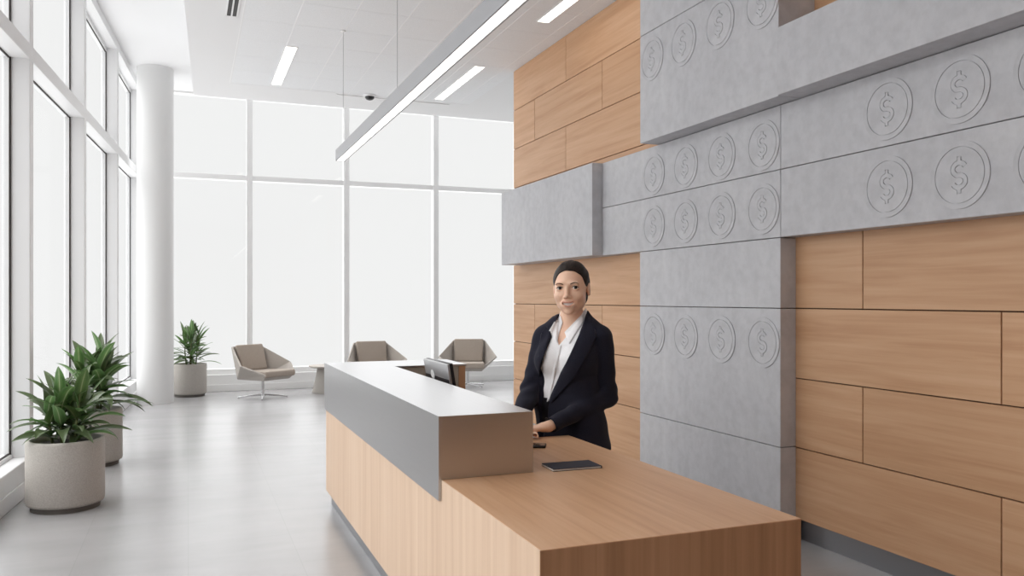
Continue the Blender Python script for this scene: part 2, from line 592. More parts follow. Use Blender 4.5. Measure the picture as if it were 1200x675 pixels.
panel('plain grey concrete column panel beside the head of the woman, under the coin rows', X_CONC, 4.11, 5.81, 1.44, Z1, xb=XBK)
panel('grey concrete panel with four coins, lower row of the band left of the vertical joint', X_CONC, 4.11, 6.452, Z1, Z2, [(y, 2.07) for y in cy4], xb=XBK)
panel('grey concrete panel with four coins, upper row of the band just under the overhanging slab', X_CONC, 4.11, 6.452, Z2, Z3, [(y, 2.475) for y in cy4], xb=XBK)
nc = [3.276 - .433 * k for k in range(7)]
panel('long grey concrete panel with coins directly above the oak panels at right', X_CONC, -1.0, 4.11, Z1, Z2, [(y, 2.085) for y in nc[:4]], xb=XBK)
panel('long grey concrete panel with coins directly under the long overhanging beam at right', X_CONC, -1.0, 4.11, Z2, Z3, [(y, 2.49) for y in nc[:4]], xb=XBK)
panel('thick grey concrete block jutting from the oak wall above and left of the woman', 3.30, 6.454, 8.70, Z1, Z3, xb=XBK, name='concrete_block')
sy = (5.374, 4.957, 4.53, 4.10)
panel('thick overhanging concrete slab with a row of coins along its top, top centre of wall', 3.25, 3.945, 5.55, Z3, 3.522, [(y, 3.305) for y in sy], xb=XBK, name='concrete_block')
panel('plain concrete slab touching the ceiling above the top coin row', 3.25, 3.945, 5.55, 3.522, 4.138, xb=XBK, name='concrete_block')
panel('long plain concrete beam jutting from the wall at upper right', 3.23, -1.0, 3.94, Z3, 3.10, xb=XBK, name='concrete_block')

# ------------------------------------------------------------------ reception desk
DX0, DX1 = .927, 1.875
DY0, DY1, DYC, DYF = 2.165, 3.94, 3.15, 6.11
CI = 1.335      # inner edge of the raised counter
ZT, ZC, ZS = .777, 1.031, .694
desk = empty('reception_desk', (1.4, 4.1, 0), label='long oak reception desk with a raised steel counter', cat='desk')
def dbox(name, m, *boxes, bev=.003):
    bb = BM()
    for q in boxes:
        x0, x1, y0, y1, z0, z1 = q
        box(bb, x0 - 1.4, x1 - 1.4, y0 - 4.1, y1 - 4.1, z0, z1, bev, 2, rnd=random.random())
    return obj(name, bb, m, desk)
dbox('plinth', M['plinth'], (DX0 + .045, DX0 + .065, DY0 + .05, DYF - .05, 0, .1), (DX0 + .065, DX1 - .05, DY0 + .05, DY0 + .07, 0, .1), (DX0 + .065, 1.8, DYF - .07, DYF - .05, 0, .1), bev=.001)
dbox('front_panel', M['deskfront'], (DX0 + .012, DX0 + .0165, DY0 + .002, DYF - .012, .1, ZT - .0005), bev=.0008)
dbox('end_panel', M['deskend'], (DX0 + .0125, DX1 - .0005, DY0 - .0005, DY0 + .03, .1, ZT - .001), bev=.002)
dbox('far_panel', M['deskfront'], (DX0 + .04, 1.85, DYF - .04, DYF - .012, .1, ZC - .03), bev=.002)
dbox('desktop', M['desktop'], (DX0 + .0166, DX1, DY0 + .001, DY1, ZT - .04, ZT), bev=.0012)
dbox('drawer_side', M['deskend'], (DX1 - .05, DX1 - .02, DY0 + .032, DY0 + .6, .0, ZT - .041), bev=.002)
dbox('support_panel', M['deskend'], (DX1 - .06, DX1 - .03, DY1 - .62, DY1 - .02, 0, ZT - .041), bev=.002)
dbox('inner_worktop', M['deskend'], (CI - .3, 1.72, DY1 + .002, 5.60, .705, .735), bev=.002)
M['taupe'] = mat('shaded_wood_taupe', (158, 148, 136), .5)  # shade on the wooden inner panels, put into the colour as grey-taupe
dbox('inner_panel', M['taupe'], (CI - .04, CI - .012, DY1 + .002, 5.60, .735, ZC - .012), bev=.002)
dbox('return_panel', M['taupe'], (CI - .01, 1.80, 5.612, 5.64, .1, ZC - .012), bev=.002)
dbox('return_end', M['deskend'], (1.801, 1.85, 5.608, DYF - .012, .1, ZC - .012), bev=.002)
dbox('counter', M['steel'], (DX0 + .0111, CI, DYC + .0121, DYF, ZC - .012, ZC), (CI, 1.86, 5.606, DYF, ZC - .012, ZC), (DX0, DX0 + .011, DYC, DYF, ZS, ZC), (DX0 + .0111, CI, DYC, DYC + .012, ZT + .001, ZC), (CI - .011, CI, DYC + .0125, DY1, ZT + .001, ZC - .0125), bev=.0004)

# things on the desk
def rot_rect(p0, p1): return math.atan2(p1[1] - p0[1], p1[0] - p0[0])
nb = empty('notebook', (1.533, 3.193, ZT), R(-2.0), 'thin dark navy notebook with white page edges lying on the oak desktop', 'notebook')
b = BM(); box(b, -.112, .112, -.068, .068, .0082, .0105, .0006, 1); box(b, -.112, .112, -.068, .068, 0, .0022, .0006, 1); box(b, .1085, .112, -.068, .068, .002, .0085, .0006, 1)
obj('cover', b, M['suit'], nb)
b = BM(); box(b, -.1125, .108, -.0655, .0655, .0022, .0082); obj('pages', b, mat('paper_white', (225, 222, 216), .8), nb)
ph = empty('smartphone', (1.555, 3.70, ZT), R(-28), 'black phone poking out from behind the steel counter end', 'phone')
b = BM(); box(b, -.075, .075, -.038, .038, 0, .013, .004, 3); obj('phone_body', b, M['black'], ph, auto=40)
b = BM(); box(b, -.071, .071, -.034, .034, .0128, .0136, .0004, 1); obj('screen', b, mat('dark_screen', (12, 12, 15), .1), ph)

mo = empty('computer_monitor', (1.50, 4.99, .735), 0, 'silver backed computer monitor with a white oval emblem behind the steel counter', 'monitor')
mo['label'] = 'silver backed computer monitor with a white oval emblem behind the steel counter'
TM = Matrix.Translation((0, 0, .05)) @ Matrix.Rotation(R(-9), 4, 'Y')
b = BM(); box(b, -.008, .010, -.265, .265, 0, .325, .006, 3, M=TM); obj('screen_housing', b, mat('silver_shell', (176, 176, 178), .35, .6), mo, auto=40)
b = BM(); box(b, .0102, .030, -.266, .266, -.001, .326, .004, 2, M=TM); obj('bezel', b, M['black'], mo, auto=40)
b = BM(); box(b, -.0115, -.0078, -.262, .262, .004, .232, .0015, 2, M=TM); obj('hinge_cover', b, M['black'], mo, auto=40)
b = BM(); box(b, .0302, .0306, -.25, .25, .02, .31, M=TM); obj('display', b, mat('display_dark', (16, 18, 24), .15), mo)
b = BM()
lathe(b, [(.0, .0), (.026, .0), (.030, .002), (.026, .0035), (.014, .0035), (.010, .001), (0, .001)], 32, M=TM @ Matrix.Translation((-.0112, .07, .236)) @ Matrix.Rotation(-pi / 2, 4, 'Y') @ Matrix.Diagonal((1.1, 1.35, 1, 1)))
bmesh.ops.recalc_face_normals(b, faces=b.faces[:])
obj('emblem', b, mat('emblem_white', (238, 238, 238), .4), mo, auto=40)
b = BM(); box(b, -.085, .085, -.12, .12, 0, .012, .004, 2); box(b, -.012, .012, -.035, .035, .01, .12, .003, 2); obj('stand', b, M['alu'], mo, auto=40)

# ------------------------------------------------------------------ ceiling fittings
def ceiling_light(x, y0, y1, label):
    t = empty('ceiling_light', (x, (y0 + y1) / 2, Z_MAIN), label=label, cat='light', group='recessed linear ceiling lights')
    h = (y1 - y0) / 2
    bb = BM()
    for q in ((-.066, -.055, -h - .01, h + .01), (.055, .066, -h - .01, h + .01), (-.055, .055, -h - .01, -h), (-.055, .055, h, h + .01)):
        box(bb, *q, -.006, .012, .001, 1)
    obj('trim_frame', bb, M['tgrid'], t)
    bb = BM(); box(bb, -.055, .055, -h, h, -.003, .010); obj('diffuser', bb, M['lamp'], t)
ceiling_light(1.008, 8.86, 10.48, 'slim recessed ceiling light left of the hanging lamp')
ceiling_light(3.085, 8.82, 10.47, 'slim recessed ceiling light right of the hanging lamp, further from the camera')
ceiling_light(3.145, 5.55, 7.18, 'slim recessed ceiling light by the oak wall, cut by the top of the picture')

pn = empty('pendant_light', (1.42, 4.2, 2.88), label='long grey linear pendant lamp hanging over the desk', cat='light')
PY0, PY1 = -.5 - 4.2, 8.31 - 4.2
PW, PH_ = .0465, .112
b = BM()
box(b, -PW, -PW + .012, PY0, PY1, 0, PH_, .001, 1); box(b, PW - .012, PW, PY0, PY1, 0, PH_, .001, 1)
box(b, -PW + .012, PW - .012, PY0, PY1, PH_ - .012, PH_, .001, 1); box(b, -PW + .012, PW - .012, PY0, PY0 + .01, 0, PH_ - .012); box(b, -PW + .012, PW - .012, PY1 - .01, PY1, 0, PH_ - .012)
obj('housing', b, M['alu'], pn)
b = BM(); box(b, -PW + .0118, PW - .0118, PY0 + .01, PY1 - .01, .003, .02); obj('diffuser', b, M['pendlamp'], pn)
for y in (8.14, 5.89, 3.64, 1.4):
    b = BM(); tube(b, [(0, y - 4.2, PH_ - .001), (0, y - 4.2, Z_MAIN - 2.88)], .0018, 8); obj('suspension_cable', b, M['alu'], pn)
    b = BM(); lathe(b, [(0, 1.246), (.022, 1.246), (.025, 1.25), (.025, 1.2595), (0, 1.2595)], 24, (0, y - 4.2)); obj('ceiling_canopy', b, M['tgrid'], pn)

vt = empty('ceiling_vent', (.375, 7.3, Z_MAIN), label='twin slot air vent in the ceiling at top left', cat='vent')
b = BM(); box(b, -.055, .055, -.8, .8, -.004, .01); box(b, -.006, .006, -.785, .785, -.008, -.003)
for x in (-.055, .043): box(b, x, x + .012, -.8, .8, -.008, -.003)
box(b, -.055, .055, -.8, -.785, -.008, -.003); box(b, -.055, .055, .785, .8, -.008, -.003)
obj('vent_frame', b, M['tgrid'], vt)
for x in (-.0245, .0245):
    b = BM(); box(b, x - .0165, x + .0165, -.782, .782, -.0062, -.0035); obj('slot', b, M['dark'], vt)

dm = empty('ceiling_sensor', (2.19, 10.60, Z_MAIN), label='small black domed sensor on the ceiling near the windows', cat='sensor')
b = BM(); lathe(b, [(0, .002), (.085, .002), (.085, -.012), (.07, -.022), (0, -.022)], 32); bmesh.ops.recalc_face_normals(b, faces=b.faces[:]); obj('mount_ring', b, M['tgrid'], dm, auto=40)
b = BM(); lathe(b, [(.062, -.02), (.058, -.04), (.04, -.058), (.015, -.066), (0, -.067)], 32); obj('dome', b, M['black'], dm, auto=40)
b = BM(); box(b, 1.78, 3.3, 10.69, 10.71, Z_MAIN - .012, Z_MAIN); struct('trim_2', b, M['tgrid'])

# ------------------------------------------------------------------ lounge chairs
def make_chair(label, loc, rz):
    t = empty('lounge_chair', loc, rz, label, 'chair', 'grey lounge chairs by the far windows')
    bm = BM()
    P = {'T': (.275, .31, .775), 'A': (.495, -.13, .515), 'F': (.30, -.42, .385), 'B': (.26, .20, .295), 'G': (.25, -.34, .30)}
    v = {}
    for k, p in P.items():
        v[k] = bm.verts.new(p); v[k + '-'] = bm.verts.new((-p[0], p[1], p[2]))
    for s, r in (('', '-'),):
        bm.faces.new((v['T'], v['T-'], v['B-'], v['B']))
        bm.faces.new((v['B'], v['B-'], v['G-'], v['G']))
        bm.faces.new((v['G'], v['G-'], v['F-'], v['F']))
    for s in ('', '-'):
        f1 = (v['T' + s], v['B' + s], v['A' + s]); f2 = (v['A' + s], v['B' + s], v['G' + s], v['F' + s])
        bm.faces.new(f1 if not s else f1[::-1]); bm.faces.new(f2 if not s else f2[::-1])
    bmesh.ops.recalc_face_normals(bm, faces=bm.faces[:])
    o = obj('shell', bm, M['shell'], t)
    so = o.modifiers.new('thickness', 'SOLIDIFY'); so.thickness = .03; so.offset = 0
    bv = o.modifiers.new('bevel', 'BEVEL'); bv.width = .009; bv.segments = 2; bv.limit_method = 'ANGLE'; bv.angle_limit = R(20)
    # seat cushion: trapezoid, rounded
    def cushion(name, q, th, n):
        bm = BM()
        n = Vector(n).normalized()
        a = [bm.verts.new(Vector(p)) for p in q]; c = [bm.verts.new(Vector(p) + n * th) for p in q]
        bm.faces.new(a[::-1]); bm.faces.new(c)
        for k in range(4): bm.faces.new((a[k], a[(k + 1) % 4], c[(k + 1) % 4], c[k]))
        bmesh.ops.recalc_face_normals(bm, faces=bm.faces[:])
        bmesh.ops.bevel(bm, geom=bm.edges[:], offset=.028, segments=4, profile=.55, affect='EDGES')
        return obj(name, bm, M['cush'], t, auto=50)
    cushion('seat_cushion', [(-.30, -.43, .335), (.30, -.43, .335), (.265, .18, .318), (-.265, .18, .318)], .095, (0, 0, 1))
    cushion('back_cushion', [(-.24, .165, .40), (.24, .165, .40), (.255, .292, .785), (-.255, .292, .785)], .07, (0, -.95, .31))
    bm = BM(); tube(bm, [(0, -.05, .055), (0, -.05, .29)], .02, 16)
    lathe(bm, [(0, .278), (.09, .278), (.09, .292), (0, .292)], 24, (0, -.05))
    lathe(bm, [(0, .03), (.034, .03), (.03, .062), (0, .062)], 24, (0, -.05))
    bmesh.ops.recalc_face_normals(bm, faces=bm.faces[:])
    obj('swivel_column', bm, M['chrome'], t, auto=40)
    for k in range(4):
        a = R(45 + 90 * k)
        bm = BM(); tube(bm, [(.025 * math.cos(a), -.05 + .025 * math.sin(a), .048), (.2 * math.cos(a), -.05 + .2 * math.sin(a), .034), (.36 * math.cos(a), -.05 + .36 * math.sin(a), .014)], [.014, .012, .01], 10)
        lathe(bm, [(0, 0), (.014, 0), (.014, .01), (0, .012)], 12, (.355 * math.cos(a), -.05 + .355 * math.sin(a)))
        obj('leg', bm, M['chrome'], t, auto=40)
    return t
make_chair('grey angular lounge chair beside the far planter, nearest the white column', (1.02, 13.0, 0), R(38))
make_chair('grey angular lounge chair with only its back showing over the counter, middle of three', (2.83, 13.25, 0), R(5))
make_chair('grey angular lounge chair behind the monitor, nearest the oak wall', (4.46, 13.38, 0), R(-22))

tb = empty('side_table', (2.08, 13.33, 0), label='small round grey table with flared foot between two lounge chairs', cat='table')
b = BM(); lathe(b, [(0, .405), (.27, .405), (.30, .418), (.30, .432), (0, .432)], 48); bmesh.ops.recalc_face_normals(b, faces=b.faces[:]); obj('tabletop', b, M['shell'], tb, auto=30)
b = BM(); lathe(b, [(0, 0), (.25, 0), (.25, .012), (.235, .05), (.19, .25), (.165, .406), (0, .406)], 48); bmesh.ops.recalc_face_normals(b, faces=b.faces[:]); obj('pedestal', b, M['pot'], tb, auto=40)

# ------------------------------------------------------------------ planters
def leaf(bm, base, az, el, ln, w, droop, rnd, twist=0.0):
    """arching lance-shaped leaf with folded midrib"""
    uvl = bm.loops.layers.uv.get('UVMap') or bm.loops.layers.uv.new('UVMap')
    lay = bm.faces.layers.float.get('rnd') or bm.faces.layers.float.new('rnd')
    n = 12
    p = Vector(base)
    rows = []
    for i in range(n + 1):
        t = i / n
        e = el - droop * t ** 1.3
        d = Vector((math.cos(az) * math.cos(e), math.sin(az) * math.cos(e), math.sin(e)))
        s = Vector((-math.sin(az), math.cos(az), 0))
        up = s.cross(d) * -1
        s2 = s * math.cos(twist * t) + up * math.sin(twist * t)
        up2 = s2.cross(d) * -1
        ww = w * (.10 if t < .02 else 1) * max(.02, math.sin(pi * min(1, .10 + .90 * t) ** .85) ** .8) * .5
        if t < .12: ww = w * .5 * (.12 + .25 * t)
        ww *= 1 + .04 * math.sin(9 * t + rnd * 9)
        rows.append([bm.verts.new(p + s2 * ww * k + up2 * (abs(k) ** 1.2 * .30 * ww)) for k in (-1, -.5, 0, .5, 1)])
        p = p + d * (ln / n)
    for i in range(n):
        for k in range(4):
            f = bm.faces.new((rows[i][k], rows[i][k + 1], rows[i + 1][k + 1], rows[i + 1][k]))
            f[lay] = rnd; f.smooth = True
            for lp, (uu, vv) in zip(f.loops, ((k, i), (k + 1, i), (k + 1, i + 1), (k, i + 1))):
                lp[uvl].uv = (uu / 4, vv / n)

def planter(label, loc, rad, hgt, crown, seed, nl, lmin, lmax, wid, upright, name='potted_plant', dr=(.9, 1.9)):
    rg = random.Random(seed)
    t = empty(name, loc, 0, label, 'plant', 'potted plants in round stone planters')
    bm = BM()
    lathe(bm, [(0, .035), (rad - .02, .035), (rad - .004, .045), (rad, .06), (rad, hgt - .02), (rad - .006, hgt - .004), (rad - .012, hgt), (rad - .026, hgt), (rad - .032, hgt - .006), (rad - .034, hgt - .03), (rad - .034, hgt - .09), (0, hgt - .09)], 72)
    bmesh.ops.recalc_face_normals(bm, faces=bm.faces[:])
    obj('pot', bm, M['pot'], t, auto=45)
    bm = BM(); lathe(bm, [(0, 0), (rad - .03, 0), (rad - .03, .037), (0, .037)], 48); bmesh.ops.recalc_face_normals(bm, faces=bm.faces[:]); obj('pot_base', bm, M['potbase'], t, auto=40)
    bm = BM()
    pr = [(0, hgt - .028)] + [(r, hgt - .03 - .012 * (r / rad) ** 2 + rg.uniform(-.003, .003)) for r in (.05, .1, .15, .19)] + [(rad - .034, hgt - .045)]
    lathe(bm, pr, 40); bmesh.ops.recalc_face_normals(bm, faces=bm.faces[:]); obj('soil', bm, M['soil'], t, smooth=True)
    stems = []
    bs = BM()
    for k in range(crown):
        a = 2 * pi * k / crown + rg.uniform(-.4, .4); r = rad * rg.uniform(.12, .42)
        base = Vector((r * math.cos(a), r * math.sin(a), hgt - .04)); top = base + Vector((r * .5 * math.cos(a), r * .5 * math.sin(a), upright * rg.uniform(.75, 1.0)))
        tube(bs, [base, (base + top) / 2 + Vector((rg.uniform(-.01, .01), rg.uniform(-.01, .01), 0)), top], [.011, .009, .006], 8)
        stems.append((base, top, a))
    obj('stem', bs, M['stem'], t, smooth=True)
    bl = BM()
    for k in range(nl):
        b0, t0, a0 = stems[k % crown]
        u = (k // crown) / max(1, nl // crown - 1)
        p = b0.lerp(t0, .08 + .92 * u)
        az = k * 2.399963 + rg.uniform(-.4, .4)
        el = R(18 + 58 * u + rg.uniform(-14, 14))
        ln = rg.uniform(lmin, lmax) * (1.05 - .18 * u)
        drp = rg.uniform(*dr) * (1 - .55 * u)
        for _try in range(14):                      # keep clear of the pot rim and of the window wall
            q = Vector(p); bad = False
            for i in range(13):
                e = el - drp * (i / 12) ** 1.3
                rr = math.hypot(q.x, q.y)
                if rad - .06 < rr < rad + .025 and q.z < hgt + .025: bad = 1
                wx, wy = loc[0] + q.x, loc[1] + q.y
                if wx < -1.203 + .068 * (wy - 6.54) + .03 or wy > Y_END - .05 or math.hypot(wx + .443, wy - 12.93) < .26: bad = 2
                q += Vector((math.cos(az) * math.cos(e), math.sin(az) * math.cos(e), math.sin(e))) * (ln / 12)
            if not bad: break
            if bad == 1: el += .14
            else: ln *= .93; az += .12 * (1 if math.sin(az) < 0 else -1)
        if bad: continue
        leaf(bl, p, az, el, ln, wid * rg.uniform(.75, 1.2), drp, rg.random(), rg.uniform(-.7, .7))
    obj('foliage', bl, M['leaf'], t)
    return t
planter('leafy plant in a round stone planter, nearest of the three planters', (-.822, 6.69, 0), .255, .495, 6, 3, 72, .28, .42, .085, .30)
planter('leafy plant in a round stone planter partly hidden behind the nearest planter', (-.795, 8.32, 0), .235, .505, 6, 12, 72, .34, .5, .09, .42)
planter('upright plant in a round stone planter beside the white column', (.02, 13.62, 0), .25, .5, 4, 21, 84, .26, .38, .062, .52, dr=(.6, 1.3))

# ------------------------------------------------------------------ the receptionist
# distance fields on a grid, turned into one continuous surface each
class Field:
    def __init__(s, lo, hi, h):
        s.lo = np.array(lo, float); s.h = h
        s.n = np.ceil((np.array(hi) - s.lo) / h).astype(int) + 1
        s.f = np.full(s.n, .2, np.float32)
    def sl(s, lo, hi):
        a = np.clip(np.floor((np.array(lo) - s.lo) / s.h).astype(int), 0, s.n)
        b = np.clip(np.ceil((np.array(hi) - s.lo) / s.h).astype(int) + 1, 0, s.n)
        return tuple(slice(i, j) for i, j in zip(a, b))
    def xyz(s, sl):
        ax = [(s.lo[k] + s.h * np.arange(sl[k].start, sl[k].stop)).astype(np.float32) for k in range(3)]
        return ax[0][:, None, None], ax[1][None, :, None], ax[2][None, None, :]
    def union(s, lo, hi, fn, k=.0, pad=None):
        p = k + 4 * s.h if pad is None else pad
        sl = s.sl(np.array(lo) - p, np.array(hi) + p)
        d = fn(*s.xyz(sl)); a = s.f[sl]
        if k > 0:
            t = np.clip(.5 + .5 * (a - d) / k, 0, 1)
            s.f[sl] = a * (1 - t) + d * t - k * t * (1 - t)
        else:
            s.f[sl] = np.minimum(a, d)
    def carve(s, lo, hi, fn, k=.0):
        sl = s.sl(lo, hi)
        d = -fn(*s.xyz(sl)); a = s.f[sl]
        if k > 0:
            t = np.clip(.5 - .5 * (a - d) / k, 0, 1)
            s.f[sl] = a * (1 - t) + d * t + k * t * (1 - t)
        else:
            s.f[sl] = np.maximum(a, d)
    def cone(s, a, b, ra, rb, k=.01):
        a = np.array(a, float); b = np.array(b, float); r = max(ra, rb)
        s.union(np.minimum(a, b) - r, np.maximum(a, b) + r, lambda x, y, z: rcone(x, y, z, a, b, ra, rb), k)
    def ell(s, c, r, k=.01):
        s.union(np.array(c) - r, np.array(c) + r, lambda x, y, z: ellip(x, y, z, c, r), k)
    def chain(s, pts, rads, k=.01):
        for i in range(len(pts) - 1): s.cone(pts[i], pts[i + 1], rads[i], rads[i + 1], k)
    def surf_y(s, x, z):
        """front (lowest y) of the surface at x, z"""
        i = (x - s.lo[0]) / s.h; k = (z - s.lo[2]) / s.h
        i0 = int(np.clip(i, 0, s.n[0] - 2)); k0 = int(np.clip(k, 0, s.n[2] - 2)); u = i - i0; v = k - k0
        c = (s.f[i0, :, k0] * (1 - u) + s.f[i0 + 1, :, k0] * u) * (1 - v) + (s.f[i0, :, k0 + 1] * (1 - u) + s.f[i0 + 1, :, k0 + 1] * u) * v
        w = np.nonzero(c < 0)[0]
        if len(w) == 0: return None
        j = w[0]
        if j == 0: return s.lo[1]
        return s.lo[1] + s.h * (j - 1 + c[j - 1] / (c[j - 1] - c[j]))
    def mesh(s):
        f = s.f; ins = f < 0
        cnt = np.zeros(s.n - 1, np.int8)
        n = s.n - 1
        cor = [(a, b, c) for a in (0, 1) for b in (0, 1) for c in (0, 1)]
        for a, b, c in cor: cnt += ins[a:a + n[0], b:b + n[1], c:c + n[2]]
        act = np.argwhere((cnt > 0) & (cnt < 8))
        pos = np.zeros((len(act), 3)); num = np.zeros(len(act))
        for a in range(8):
            for ax in range(3):
                ca = cor[a]
                if ca[ax]: continue
                cb = list(ca); cb[ax] = 1
                fa = f[act[:, 0] + ca[0], act[:, 1] + ca[1], act[:, 2] + ca[2]]
                fb = f[act[:, 0] + cb[0], act[:, 1] + cb[1], act[:, 2] + cb[2]]
                m = (fa < 0) != (fb < 0)
                t = np.where(m, fa / np.where(m, fa - fb, 1), 0)
                p = act + np.array(ca); p = p.astype(float); p[:, ax] += t
                pos[m] += p[m]; num[m] += 1
        verts = pos / num[:, None] * s.h + s.lo
        idx = np.full(n, -1, np.int64); idx[tuple(act.T)] = np.arange(len(act))
        quads = []
        for ax in range(3):
            a = [slice(None)] * 3; b = [slice(None)] * 3
            a[ax] = slice(0, -1); b[ax] = slice(1, None)
            e = np.argwhere(ins[tuple(a)] != ins[tuple(b)])
            o1, o2 = [(1, 2), (2, 0), (0, 1)][ax]
            ok = (e[:, o1] > 0) & (e[:, o2] > 0) & (e[:, o1] < n[o1]) & (e[:, o2] < n[o2])
            e = e[ok]
            def cell(d1, d2):
                c = e.copy(); c[:, o1] -= d1; c[:, o2] -= d2
                return idx[tuple(c.T)]
            q = np.stack([cell(1, 1), cell(0, 1), cell(0, 0), cell(1, 0)], 1)
            flip = ~ins[tuple(e.T)]
            q[flip] = q[flip][:, ::-1]
            quads.append(q[(q >= 0).all(1)])
        return verts, np.concatenate(quads)

def rcone(x, y, z, a, b, ra, rb):
    d = b - a; l2 = float(d @ d) + 1e-9
    t = np.clip(((x - a[0]) * d[0] + (y - a[1]) * d[1] + (z - a[2]) * d[2]) / l2, 0, 1)
    return np.sqrt((x - a[0] - t * d[0]) ** 2 + (y - a[1] - t * d[1]) ** 2 + (z - a[2] - t * d[2]) ** 2) - (ra + (rb - ra) * t)

def ellip(x, y, z, c, r):
    px, py, pz = (x - c[0]) / r[0], (y - c[1]) / r[1], (z - c[2]) / r[2]
    k0 = np.sqrt(px * px + py * py + pz * pz)
    k1 = np.sqrt((px / r[0]) ** 2 + (py / r[1]) ** 2 + (pz / r[2]) ** 2) + 1e-6
    return k0 * (k0 - 1) / k1

def smn(a, b, k):
    t = np.clip(.5 + .5 * (b - a) / k, 0, 1)
    return b * (1 - t) + a * t - k * t * (1 - t)

def smx(a, b, k):
    return -smn(-a, -b, k)

def fobj(name, fld, mats, parent, pick=None):
    v, q = fld.mesh()
    me = bpy.data.meshes.new(name)
    me.from_pydata(v.tolist(), [], q.tolist())
    for m in mats: me.materials.append(m)
    me.polygons.foreach_set('use_smooth', [True] * len(me.polygons))
    if pick is not None:
        c = v[q].mean(1)
        me.polygons.foreach_set('material_index', pick(c).astype(np.int32))
    o = bpy.data.objects.new(name, me)
    return link(o, parent)

PS = .004725
def PX(u): return (u - 668) * PS
def PZ(v): return 1.5 - (v - 350) * PS
person = empty('person', (1.967, 4.116, 0), R(-25.54), 'woman in a dark navy blazer and white shirt standing smiling behind the desk', 'person')

# ---- head, in its own frame (metres of an ordinary head, enlarged)
HS = 1.285
HC = np.array((.006, .005, 1.556)); HY = R(-11); HR = R(2.5)
def to_head(x, y, z):
    x = (x - HC[0]) / HS; y = (y - HC[1]) / HS; z = (z - HC[2]) / HS
    c, s_ = math.cos(HY), math.sin(HY)
    x, y = x * c + y * s_, -x * s_ + y * c
    c, s_ = math.cos(HR), math.sin(HR)
    return x * c + z * s_, y, -x * s_ + z * c
def from_head(p):
    x, y, z = p
    c, s_ = math.cos(HR), math.sin(HR)
    x, z = x * c - z * s_, x * s_ + z * c
    c, s_ = math.cos(HY), math.sin(HY)
    x, y = x * c - y * s_, x * s_ + y * c
    return (x * HS + HC[0], y * HS + HC[1], z * HS + HC[2])

def skull(x, y, z):
    return ellip(x, y, z, (0, .014, .031), (.073, .094, .083))
A_ = np.array
def lips(x, y, z1, z2):
    up = ellip(x, y, z1, (0, -.0915 + 5.0 * x * x, -.0590), (.0268, .0070, .0028))
    lo = ellip(x, y, z2, (0, -.0900 + 5.0 * x * x, -.0765), (.0205, .0080, .0040))
    return smn(up, lo, .003)
def smile(x, y, z1, z2):
    d = np.maximum(z1 + .0615, -.0735 - z2)
    d = np.maximum(d, np.abs(x) - .0232)
    return np.maximum(d, y + .0830 - 5.0 * x * x)
def head_sdf(X, Y, Z):
    x, y, z = to_head(X, Y, Z)
    ax = np.abs(x)
    d = skull(x, y, z)
    d = smn(d, ellip(x, y, z, (0, -.030, -.018), (.064, .060, .082)), .02)
    d = smn(d, ellip(x, y, z, (0, -.034, -.066), (.047, .046, .042)), .022)
    d = smn(d, ellip(ax, y, z, (.044, -.004, -.052), (.016, .035, .030)), .022)
    d = smn(d, ellip(x, y, z, (0, -.074, -.098), (.019, .014, .013)), .018)
    d = smn(d, ellip(ax, y, z, (.039, -.060, -.032), (.022, .024, .020)), .02)
    d = smn(d, ellip(ax, y, z, (.026, -.083, .019), (.026, .012, .008)), .014)
    # nose
    d = smn(d, rcone(x, y, z, A_((0, -.086, .010)), A_((0, -.104, -.030)), .0070, .0088), .010)
    d = smn(d, ellip(x, y, z, (0, -.106, -.034), (.0095, .0095, .0085)), .006)
    d = smn(d, ellip(ax, y, z, (.0115, -.096, -.037), (.0068, .0085, .0062)), .005)
    d = smx(d, -ellip(ax, y, z, (.0062, -.1025, -.0435), (.0036, .005, .0032)), .003)
    # mouth, corners lifted in a smile
    z1, z2 = z - 6.0 * x * x, z - 15.0 * x * x
    d = smn(d, ellip(x, y, z, (0, -.078, -.066), (.034, .017, .022)), .014)
    d = smn(d, lips(x, y, z1, z2), .004)
    d = smx(d, -smile(x, y, z1, z2), .0015)
    # smile creases
    d = smx(d, -rcone(ax, y, z, A_((.020, -.094, -.036)), A_((.034, -.082, -.058)), .0022, .0016), .008)
    # eye sockets and lids
    d = smx(d, -ellip(ax, y, z, (.0335, -.098, .0015), (.019, .017, .0105)), .010)
    d = smn(d, ellip(ax, y, z, (.0335, -.0735, .001), (.0165, .0165, .0150)), .004)
    ez = z - .0005 + 9 * (ax - .0335) ** 2
    d = smx(d, -ellip(ax, y, ez, (.0335, -.092, .001), (.0148, .0155, .0054)), .0015)
    # ears
    e = ellip(ax, y + .25 * (ax - .07), z, (.0735, .016, -.006), (.0085, .019, .030))
    e = smx(e, -ellip(ax, y, z, (.084, .010, -.004), (.006, .010, .018)), .004)
    d = smn(d, e, .006)
    return d * HS

def lohi(c, r): return np.array(c) - r, np.array(c) + r

